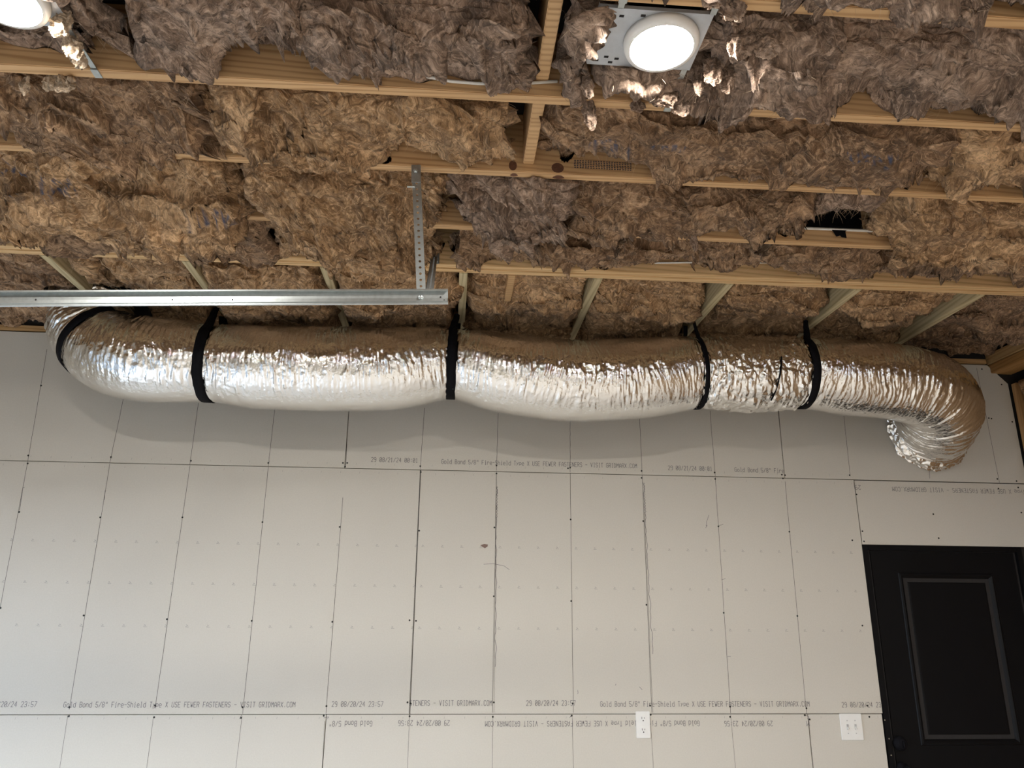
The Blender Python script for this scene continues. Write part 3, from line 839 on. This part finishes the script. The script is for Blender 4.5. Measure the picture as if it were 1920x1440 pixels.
B.append(batt((J2, J2 + .20), .66, .945, [(1530, 412), (1580, 404), (1620, 398), (1645, 392)], 'thin torn insulation flap over the black gap', 2, 62, .02, .0, amp=.7, rough=1.6))
B.append(batt(BD, 1.02, 2.5, [(1650, 440), (1680, 470), (1750, 482), (1840, 500), (1920, 512)], 'golden insulation batt with a rolled end right of the black gap', 0, 17, .05, -.01, amp=.95))
B.append(batt(BE, -2.95, -1.43, [(0, 465), (200, 470), (400, 480), (500, 485)], 'insulation batt hidden behind the big sagging one at left', 1, 18, res=.012))
B.append(batt(BE, -1.42, -.70, [(530, 470), (570, 492), (620, 510), (680, 518), (750, 508), (800, 492)], 'drooping insulation lobe over the doubled beam behind the hanger', 0, 19, .05, amp=1.1))
B.append(batt(BE, -.69, -.02, [(810, 488), (860, 508), (910, 492), (950, 500), (990, 490), (1020, 485), (1050, 505), (1085, 510), (1110, 500)], 'crumpled dark insulation piece above the doubled beam, right of the hanger', 1, 20, .04, amp=1.3, rough=1.6))
B.append(batt(BE, 0.0, .62, [(1110, 502), (1150, 508), (1200, 492), (1260, 484), (1330, 482), (1400, 482)], 'dark layered insulation piece behind the cable along the doubled beam', 1, 21, .03, .01, amp=1.1))
B.append(batt(BE, .66, 2.5, [(1410, 482), (1450, 492), (1500, 503), (1560, 500), (1620, 502), (1700, 512), (1800, 518), (1920, 526)], 'long insulation batt above the doubled beam at right', 1, 22, .03, amp=.95))
FL = ['dim insulation batt above the track at the far left', 'insulation batt above the track, right of the leftmost rafter', 'insulation bulge above the second strap from the left',
      'insulation bulge behind the end of the track', 'insulation bulge right of the middle strap rafter', 'wide insulation bulge left of the thin strap rafter', 'insulation bulge between the two right straps',
      'flat insulation batt right of the rightmost strap', 'dim insulation batt in the far right corner against the wall']
xs = [-3.3] + LOOK + [2.62]
B.append(batt((-.495, .005), -3.3, -2.76, [], 'dim wad of insulation at the far left above the end of the duct', 1, 71, .0, .01, amp=.6, zfar=.0))
B.append(batt((J3 + .002, -.425), -2.43, -2.285, [], 'narrow insulation piece beside the leftmost rafter above the track', 0, 72, .0, .0, amp=.6, zfar=.0))
for k in range(9):
    a, b = xs[k] + .024, xs[k + 1] - (.024 if k < 8 else 0)
    B.append(batt((J3 + .002, -.44 if k < 1 else .010), a if k != 1 else -2.28, b, [], FL[k], (1, 0, 0, 0, 0, 0, 0, 0, 1)[k], 40 + k, (.0, .0, .03, .03, .02, .025, .02, .01, .0)[k],
                  (.02, .0, -.03, -.03, .03, .03, .03, .03, .02)[k], amp=.78, zfar=(.0, -.02, -.10, -.10, -.06, -.08, -.07, -.03, .0)[k]))

def wall_wool(y0, y1, z0, z1, seed, label):
    n, m_ = int((z1 - z0) / .006), int((y1 - y0) / .006)
    z = np.linspace(z0, z1, n)[:, None]; y = np.linspace(y0, y1, m_)[None]
    e_ = np.minimum(np.minimum(y - y0, y1 - y) + 0 * z, np.minimum(z - z0, z1 - z) + 0 * y)
    e_ = np.sqrt(np.clip(1 - (1 - np.clip(e_ / .06, 0, 1)) ** 2, 0, 1))
    q = np.stack([0 * (y + z) + seed, y + 0 * z, z + 0 * y], -1); qw = q + vnoise(q * 6, 3) * .05
    d = e_ * (.075 + .05 * noise(qw * 6, 4) + .04 * np.abs(noise(qw * 12, 5)) + .01 * noise(qw * 40, 6))
    P = np.stack([XR + .07 - d, q[..., 1], q[..., 2]], -1)
    o = grid_mesh('insulation_batt', P, INS[0], None, False, {'ink': 0 * d, 'fa': 1.4 * noise(qw * 6, 8) + 3 * q[..., 2], 'fb': noise(qw * 6, 9) + 3 * q[..., 1]})
    tag(o, label, 'insulation')
wall_wool(-.419, -.055, .05, 3.05, 3.3, 'insulation batt standing in the stud wall at the right edge, nearest the corner')
wall_wool(-.829, -.461, .05, 3.05, 5.1, 'insulation batt in the second stud bay of the right wall')
def hang(i, px, depth, w_, seed, dx=0.0, mat=None, flat=.5):
    if mat is None: w_ *= 1.25; depth *= 1.1
    if mat is None and i in (0, 6, 7, 9): mat = INS[2]
    x, y = at_z(*px, H)[:2]
    tuft(B[i][0], [(x, y, H + .015), (x + dx * .3, y + .004, H - depth * .35), (x + dx * .8, y + .008, H - depth * .75), (x + dx, y + .01, H - depth)], [w_ * .6, w_, w_ * .8, w_ * .15], mat, seed, flat)
hang(3, (118, 30), .055, .026, 1, -.012); hang(3, (128, 70), .06, .022, 2, .03); hang(3, (140, 95), .045, .018, 3, .03)
hang(6, (1098, 150), .05, .018, 4, .008); hang(6, (1105, 190), .085, .020, 5, .006)
hang(7, (1245, 168), .05, .035, 6, -.02); hang(7, (1275, 180), .06, .024, 7, .01); hang(7, (1195, 190), .03, .018, 17, .01)
hang(9, (1335, 120), .06, .024, 8, .004); hang(9, (1365, 130), .07, .022, 9, -.004); hang(9, (1390, 60), .075, .030, 10, -.008); hang(9, (1440, 62), .07, .034, 11, -.01); hang(9, (1310, 140), .06, .018, 18, .0)
hang(0, (1380, 5), .05, .028, 12, -.02); hang(0, (1330, -10), .03, .022, 13, .02)
hang(10, (50, 150), .045, .014, 14, -.005); hang(10, (118, 145), .04, .024, 15, .02); hang(10, (95, 148), .03, .018, 16, -.01)
WI = INS[1]
hang(24, (1556, 488), .11, .010, 21, -.012, WI); hang(23, (1305, 470), .05, .012, 22, .01, WI); hang(17, (1300, 440), .07, .016, 23, .01, INS[2]); hang(11, (665, 296), .05, .006, 24, .0, INS[0]); hang(16, (945, 440), .05, .018, 25, .01, INS[2])

for k, (o_, P_) in enumerate(B):
    if k in (1, 2, 20): continue
    area = (P_[-1, 0, 0] - P_[0, 0, 0]) * .4
    fibres(o_, P_, int(900 * area * (2.2 if k in (16, 17, 18, 22) else 1)), .045, .00055, k)

# ------------------------------------------------------------------ flexible duct
CP = np.array([(-2.545, -.27, 3.40, .20), (-2.540, -.27, 3.25, .20), (-2.505, -.29, 3.09, .205), (-2.38, -.34, 2.955, .208), (-2.17, -.41, 2.885, .213), (-1.83, -.42, 2.872, .197), (-1.6, -.42, 2.862, .21), (-1.32, -.42, 2.861, .213),
               (-.95, -.42, 2.875, .208), (-.66, -.42, 2.912, .184), (-.4, -.42, 2.872, .203), (-.05, -.42, 2.843, .209), (.3, -.42, 2.865, .208), (.60, -.42, 2.905, .192), (.9, -.42, 2.905, .200), (1.17, -.42, 2.922, .190),
               (1.40, -.42, 2.908, .198), (1.64, -.42, 2.895, .200), (1.86, -.385, 2.868, .200), (2.015, -.27, 2.82, .206), (2.078, -.12, 2.772, .216), (2.098, -.02, 2.750, .224), (2.10, .01, 2.748, .224)])
def catmull(C, per):
    C = np.concatenate([2 * C[:1] - C[1:2], C, 2 * C[-1:] - C[-2:-1]])
    out = []
    for i in range(1, len(C) - 2):
        t = np.linspace(0, 1, per, endpoint=False)[:, None]
        p0, p1, p2, p3 = C[i - 1:i + 3]
        out.append(.5 * (2 * p1 + (p2 - p0) * t + (2 * p0 - 5 * p1 + 4 * p2 - p3) * t ** 2 + (3 * p1 - p0 - 3 * p2 + p3) * t ** 3))
    return np.concatenate(out + [C[-2:-1]])
path = catmull(CP, 60)
seg = np.linalg.norm(np.diff(path[:, :3], axis=0), axis=1)
sl = np.concatenate([[0], np.cumsum(seg)])
def duct_at(s):
    return np.stack([np.interp(s, sl, path[:, k]) for k in range(4)], -1)
STR = [(-2.43, .045), (-1.845, .048), (-.662, .044), (.602, .022), (1.165, .040)]     # strap places along X and widths
def s_of_x(x):
    i = np.argmin(np.abs(path[:, 0] - x) + np.abs(path[:, 1] + .4) * .3); return sl[i]
S_STR = [s_of_x(x) for x, _ in STR]
def duct_frames(s):
    c = duct_at(s)
    d = duct_at(s + .01)[:, :3] - duct_at(s - .01)[:, :3]
    d /= np.linalg.norm(d, axis=1, keepdims=True)
    ref = np.array([0, 1.0, 0])
    # parallel transport so that the bends do not twist
    A = np.zeros_like(d); a = np.cross(d[0], ref); a /= np.linalg.norm(a); 
    for i in range(len(d)):
        a = a - d[i] * (a @ d[i]); a /= np.linalg.norm(a); A[i] = a
    return c, d, A, np.cross(d, A)
def duct_grid(s0, s1, ds, mcount, grow=0.0, crumple=1.0):
    s = np.linspace(s0, s1, int((s1 - s0) / ds))
    c, d, A, Bv = duct_frames(s)
    th = np.linspace(0, 2 * math.pi, mcount, endpoint=False)
    r = c[:, 3].copy() + grow
    pinch = sum(.010 * np.exp(-((s - q) / .035) ** 2) for q in S_STR)
    r -= pinch
    P = c[:, None, :3] + r[:, None, None] * (A[:, None] * np.cos(th)[None, :, None] + Bv[:, None] * np.sin(th)[None, :, None])
    q = np.stack([np.broadcast_to(s[:, None], P.shape[:2]), .2 * np.cos(th)[None] + 0 * s[:, None], .2 * np.sin(th)[None] + 0 * s[:, None]], -1).astype(np.float32)
    near = sum(np.exp(-((s - k) / .09) ** 2) for k in S_STR)[:, None]
    wq = q + vnoise(q * 6, 3) * .03
    ring = np.abs(noise(wq * [55, 4.5, 4.5], 4))
    ring2 = noise(wq * [120, 9, 9], 5)
    crm = np.abs(noise(wq * [26, 13, 13], 6)); crm2 = np.abs(noise(wq * [60, 34, 34], 7))
    lum = noise(q * [3.5, 4, 4], 8)
    bend = sstep(s_of_x(1.62), s_of_x(1.62) + .2, s)[:, None] + sstep(.45, .25, s)[:, None]
    joint = (sstep(S_STR[3] - .02, S_STR[3] + .02, s) * sstep(S_STR[4] + .02, S_STR[4] - .02, s))[:, None]
    front = np.clip(-(P - c[:, None, :3])[..., 1] / .2, 0, 1) ** .9 * (.42 + 1.2 * sstep(-.25, .25, noise(q * [5, 7, 7], 14)))
    fine = np.abs(noise(wq * [62, 7, 7], 15)); facet = noise(wq * [48, 34, 34], 16)
    dsp = front * (.0072 * (fine - .2) + .0026 * facet) + .004 * lum + (.0036 + .004 * near + .011 * bend + .002 * joint) * (ring - .25) + .0012 * ring2 \
        + (.0028 + .004 * near + .002 * bend + .016 * joint) * (crm - .25) + (.0018 + .006 * joint) * (crm2 - .25)
    P = P + grid_normals_out(P, c) * (dsp * crumple)[..., None]
    return P, q, s
def grid_normals_out(P, c):
    n = P - c[:, None, :3]
    return n / np.linalg.norm(n, axis=-1, keepdims=True)
du = empty('flex_duct', (-.2, -.42, 2.66)); tag(du, 'long silver foil insulated duct slung under the rafters along the wall', 'duct')
P, q, s = duct_grid(0.02, sl[-1] - .005, .0042, 300)
ax = np.broadcast_to(s[:, None], P.shape[:2])
ar = np.broadcast_to(np.linspace(0, 2 * math.pi, P.shape[1], endpoint=False)[None] * .2, P.shape[:2])
grid_mesh('foil_jacket', P, FOIL, du, True, {'axial': ax, 'around': np.abs(ar - .628)})
# bunched foil collar where the duct meets the wall
th = np.linspace(0, 2 * math.pi, 320, endpoint=False); rows = []
for k, (rr, yy) in enumerate([(.205, -.075), (.222, -.062), (.234, -.045), (.240, -.030), (.236, -.016), (.243, -.008), (.238, -.002), (.2, -.001)]):
    rows.append(np.stack([2.100 + rr * np.cos(th), yy + 0 * th, 2.742 + rr * np.sin(th)], -1))
R_ = np.array(rows); t8 = np.linspace(0, 7, 40)
Pc = np.stack([[np.interp(t8, range(8), R_[:, j, k]) for j in range(320)] for k in range(3)], -1).transpose(1, 0, 2)
cc = np.array([2.10, 0, 2.742]); nn = Pc - cc; nn[..., 1] = 0; nn /= np.linalg.norm(nn, axis=-1, keepdims=True)
Pc = Pc + nn * (.022 * (np.abs(noise(Pc * [16, 40, 16], 3)) - .2) + .008 * noise(Pc * 60, 4))[..., None]
Pc[..., 1] = np.minimum(Pc[..., 1] + .006 * noise(Pc * 22, 6), -.0008)
grid_mesh('end_collar', Pc, FOIL, du, True, {'axial': Pc[..., 1], 'around': np.broadcast_to(th[None] * .2, Pc.shape[:2])})
# straps
SL = ['black strap at the far left end of the duct, tilted', 'black strap second from the left, left of the track hanger', 'wide black strap in the middle of the duct', 'narrow twisted black strap right of the middle', 'rightmost black strap on the duct']
ANCH = [(at_z(178, 584, H)[0], -.36), (-1.872, -.37), (-.642, -.40), (.585, -.48), (1.185, -.50)]
for (xx, wd), s0, lb, (axx, ayy) in zip(STR, S_STR, SL, ANCH):
    c, d, A, Bv = duct_frames(np.array([s0 - .001, s0]))
    c, d = c[1], d[1]
    front = np.array([0, -1.0, 0]); front -= d * (front @ d); front /= np.linalg.norm(front)
    up = np.cross(front, d); up *= np.sign(up[2]) or 1
    r = c[3] - .004
    pts = []
    anch = np.array([axx, ayy, H - .004]) 
    t0 = math.radians(52)
    first = c[:3] + r * (front * math.cos(t0) + up * math.sin(t0))
    for k in range(8): pts.append(anch + (first - anch) * (k / 8) ** 1.0)
    for k in range(41):
        a = t0 - (t0 + math.pi + math.radians(40)) * k / 40
        pts.append(c[:3] + r * (front * math.cos(a) + up * math.sin(a)))
    last = pts[-1]
    b2 = np.array([axx, ayy + .12, H - .004])
    for k in range(1, 7): pts.append(last + (b2 - last) * k / 6)
    pts = np.array(pts)
    tw = np.clip(1 - np.arange(len(pts)) / 9, 0, 1)
    vs, m = [], MB()
    n = len(pts)
    for i in range(n):
        wv_ = d * wd / 2 * (1 - .35 * tw[i])
        o_ = pts[i] - c[:3]; o_ -= d * (o_ @ d); o_ /= np.linalg.norm(o_)
        jit = d * random.uniform(-.0015, .0015)
        for sgn, off in ((-1, .0005), (1, .0005), (1, .004), (-1, .004)): vs.append(pts[i] + sgn * wv_ + o_ * off + jit)
    fs = []
    for i in range(n - 1):
        for k in range(4): fs.append((i * 4 + k, i * 4 + (k + 1) % 4, i * 4 + 4 + (k + 1) % 4, i * 4 + 4 + k))
    fs += [(0, 1, 2, 3), (n * 4 - 4, n * 4 - 3, n * 4 - 2, n * 4 - 1)]
    m.add(vs, fs)
    so = m.build('duct_strap', BLACK, None, True)
    tag(so, lb, 'strap', None)
    MB().lathe([(.0002, -.006), (.006, -.005), (.009, -.002), (.010, .001)], (axx, ayy, H - .002), 'z', 14).build('strap_screw', BLACK, so, True)
# black tie on the taped joint
m = MB()
s0 = s_of_x(.962); c, d, A, Bv = duct_frames(np.array([s0 - .001, s0])); c, d = c[1], d[1]
pp = [c[:3] + (c[3] + .004) * (np.array([0, -1, 0]) * math.cos(a) + np.array([0, 0, 1]) * math.sin(a)) + d * .03 * (a + .4) for a in np.linspace(.15, -1.0, 14)]
m.tube(pp, .0045, 6)
m.build('tie_band', BLACK, du, True)

# ------------------------------------------------------------------ garage door track and its hanger
TY = -1.735
tl, tr_ = at_y(-6, 564, TY), at_y(840, 560, TY)
tr0 = empty('door_track', (tr_[0], TY, tr_[2])); tag(tr0, 'galvanised steel garage door track in front of the duct at left', 'track')
dirv = (tl - tr_) / np.linalg.norm(tl - tr_)
hh = .0285
prof = [(.0, hh), (-.016, hh), (-.018, hh - .006), (-.0165, hh - .0065), (-.0145, hh - .002), (-.0018, hh - .002), (-.0018, .002), (-.004, -.010), (-.010, -.0145), (-.018, -.0175), (-.024, -.0235), (-.0245, -hh + .001),
        (-.021, -hh - .001), (-.0215, -.0225), (-.0165, -.0155), (-.008, -.0125), (-.002, -.0085), (0, .002)]
ext = tr_ + dirv * 3.3
MB().prism(prof, tr_, ext).build('track_rail', GALV, tr0)
for q in ((67, 562), (323, 562), (436, 562), (826, 557), (833, 563)):
    p = at_y(*q, TY - .003)
    MB().disc((p[0], TY - .0035, p[2]), .0030, 'y', 10).build('rail_hole', DARK, tr0)
p = at_y(789, 558, TY)
MB().lathe([(.0002, -.010), (.005, -.0095), (.008, -.006), (.0085, -.001)], (p[0], TY - .002, p[2]), 'y', 16).build('bolt', GALV, tr0, True)
def angle_bar(name, p0, p1, wd, mat, label, holes, facing=(0, -1, 0), leg=.03, pitch=.022):
    """perforated angle from p0 to p1, wide face towards facing, holes really open"""
    p0, p1 = np.array(p0, float), np.array(p1, float)
    L = np.linalg.norm(p1 - p0); d = (p1 - p0) / L
    f = np.array(facing, float); f -= d * (f @ d); f /= np.linalg.norm(f)
    s_ = np.cross(d, f)
    m = MB(); th_ = .0022
    def P(a, b, c): return p0 + d * a + s_ * b + f * c
    n = max(1, int(L / pitch)); pit = L / n; hr = .0046; K = 12
    for i in range(n):
        a0 = i * pit; ac = a0 + pit / 2
        ring = [(ac + hr * math.cos(2 * math.pi * (k + .5) / K), hr * math.sin(2 * math.pi * (k + .5) / K)) for k in range(K)]
        sq = []
        for k in range(K):
            t = 2 * math.pi * (k + .5) / K; cx_, sx_ = math.cos(t), math.sin(t); q_ = max(abs(cx_), abs(sx_))
            sq.append((ac + cx_ / q_ * pit / 2, sx_ / q_ * wd / 2))
        for c0 in (0, -th_):
            vs = [P(a, b, c0) for a, b in ring] + [P(a, b, c0) for a, b in sq]
            m.add(vs, [(k, (k + 1) % K, K + (k + 1) % K, K + k) for k in range(K)])
        vs = [P(a, b, 0) for a, b in ring] + [P(a, b, -th_) for a, b in ring]
        m.add(vs, [(k, (k + 1) % K, K + (k + 1) % K, K + k) for k in range(K)])
        # corners of the square cells
        for ca_, cb_ in ((-1, -1), (-1, 1), (1, -1), (1, 1)):
            pass
    m.add([P(0, -wd / 2, 0), P(L, -wd / 2, 0), P(L, -wd / 2, -leg), P(0, -wd / 2, -leg)], [(0, 1, 2, 3)])
    m.add([P(0, -wd / 2 + th_, 0), P(L, -wd / 2 + th_, 0), P(L, -wd / 2 + th_, -leg), P(0, -wd / 2 + th_, -leg)], [(0, 1, 2, 3)])
    return m, (P, d, s_, f)
ht = at_y(780, 316, TY - .02); hb = at_y(790.5, 566, TY + .004)
r = empty('track_hanger', ht); tag(r, 'perforated steel hanger bar from the joist down to the track end', 'bracket')
m, (Pf, _, _, _) = angle_bar('hanger', ht, hb, .030, GALV, '', 0)
m.build('hanger_bar', GALV, r)
m = MB(); 
m.prism([(-.016, -.001), (.016, -.001), (.016, .003), (-.016, .003)], ht + np.array([0, -.003, .012]), ht + np.array([.003, -.003, -.055]), (0, 1, 0)); m.build('hanger_clip', GALVD, r)
MB().lathe([(.0002, -.014), (.005, -.013), (.0065, -.009), (.009, -.007), (.0092, -.003)], (ht[0], ht[1] - .002, ht[2] - .012), 'y', 6).build('lag_bolt', GALV, r)
p = at_y(770, 351, TY - .02)
MB().tube([p + [-.012, -.002, 0], p + [.014, -.002, .001]], .0035, 8).build('bolt', GALV, r)
bt = np.array([at_z(815, 500, H)[0] - .002, J3 - 2 * JW - .006, H + .03]); bb = at_y(805, 550, TY + .02)
r2 = empty('track_brace', bt); tag(r2, 'second perforated brace behind the hanger, reaching back to the doubled beam', 'bracket')
m, _ = angle_bar('brace', bt, bb, .026, GALVD, '', 0, facing=(0, .5, -.85), pitch=.021, leg=.012)
m.build('brace_bar', GALVD, r2)
MB().lathe([(.0002, -.010), (.005, -.009), (.0065, -.005), (.0068, 0)], (bt[0] + .012, J3 - 2 * JW - .001, H + .012), 'y', 6).build('lag_bolt', GALV, r2)
MB().box(bt[0] - .006, bt[0] + .022, J3 - 2 * JW - .004, J3 - 2 * JW - .001, H + .002, H + .06).build('brace_foot', GALVD, r2)

tag(MB().box(.62, 1.04, JM - JW - .006, JM - JW - .001, H + .062, H + .215, .001).build('void_sheet', BLACKD), 'black sheet added on the joist to darken the gap in the insulation', 'sheet')  # sheet added over the joist so the gap reads as a dark void
# black scrap hanging in the gap
p = at_y(1575, 437, JM - JW - .01)
m = MB()
vs = [(p[0] - .045, p[2] + .03), (p[0] + .05, p[2] + .03), (p[0] + .022, p[2] + .006), (p[0] + .024, p[2] - .022), (p[0] + .004, p[2] - .020), (p[0] - .002, p[2] - .012), (p[0] - .018, p[2] - .018)]
m.add([(x, p[1] - .004, z) for x, z in vs] + [(x, p[1] - .001, z) for x, z in vs], [tuple(range(7)), tuple(range(13, 6, -1))] + [(i, (i + 1) % 7, 7 + (i + 1) % 7, 7 + i) for i in range(7)])
tag(m.build('tape_scrap', BLACK), 'small black scrap hanging on the joist at the black gap', 'scrap')

GROUPS = {'insulation': 'glass wool batts between the timbers', 'joist': 'ceiling joists', 'rafter': 'short rafters to the wall', 'strap': 'black duct straps', 'lamp': 'round ceiling lamps', 'bracket': 'perforated track brackets',
          'cable': 'white cables along the joists', 'blocking': 'blocking boards between the joists'}
for o in COL.objects:
    if o.parent is None and o.get('category') in GROUPS: o['group'] = GROUPS[o['category']]
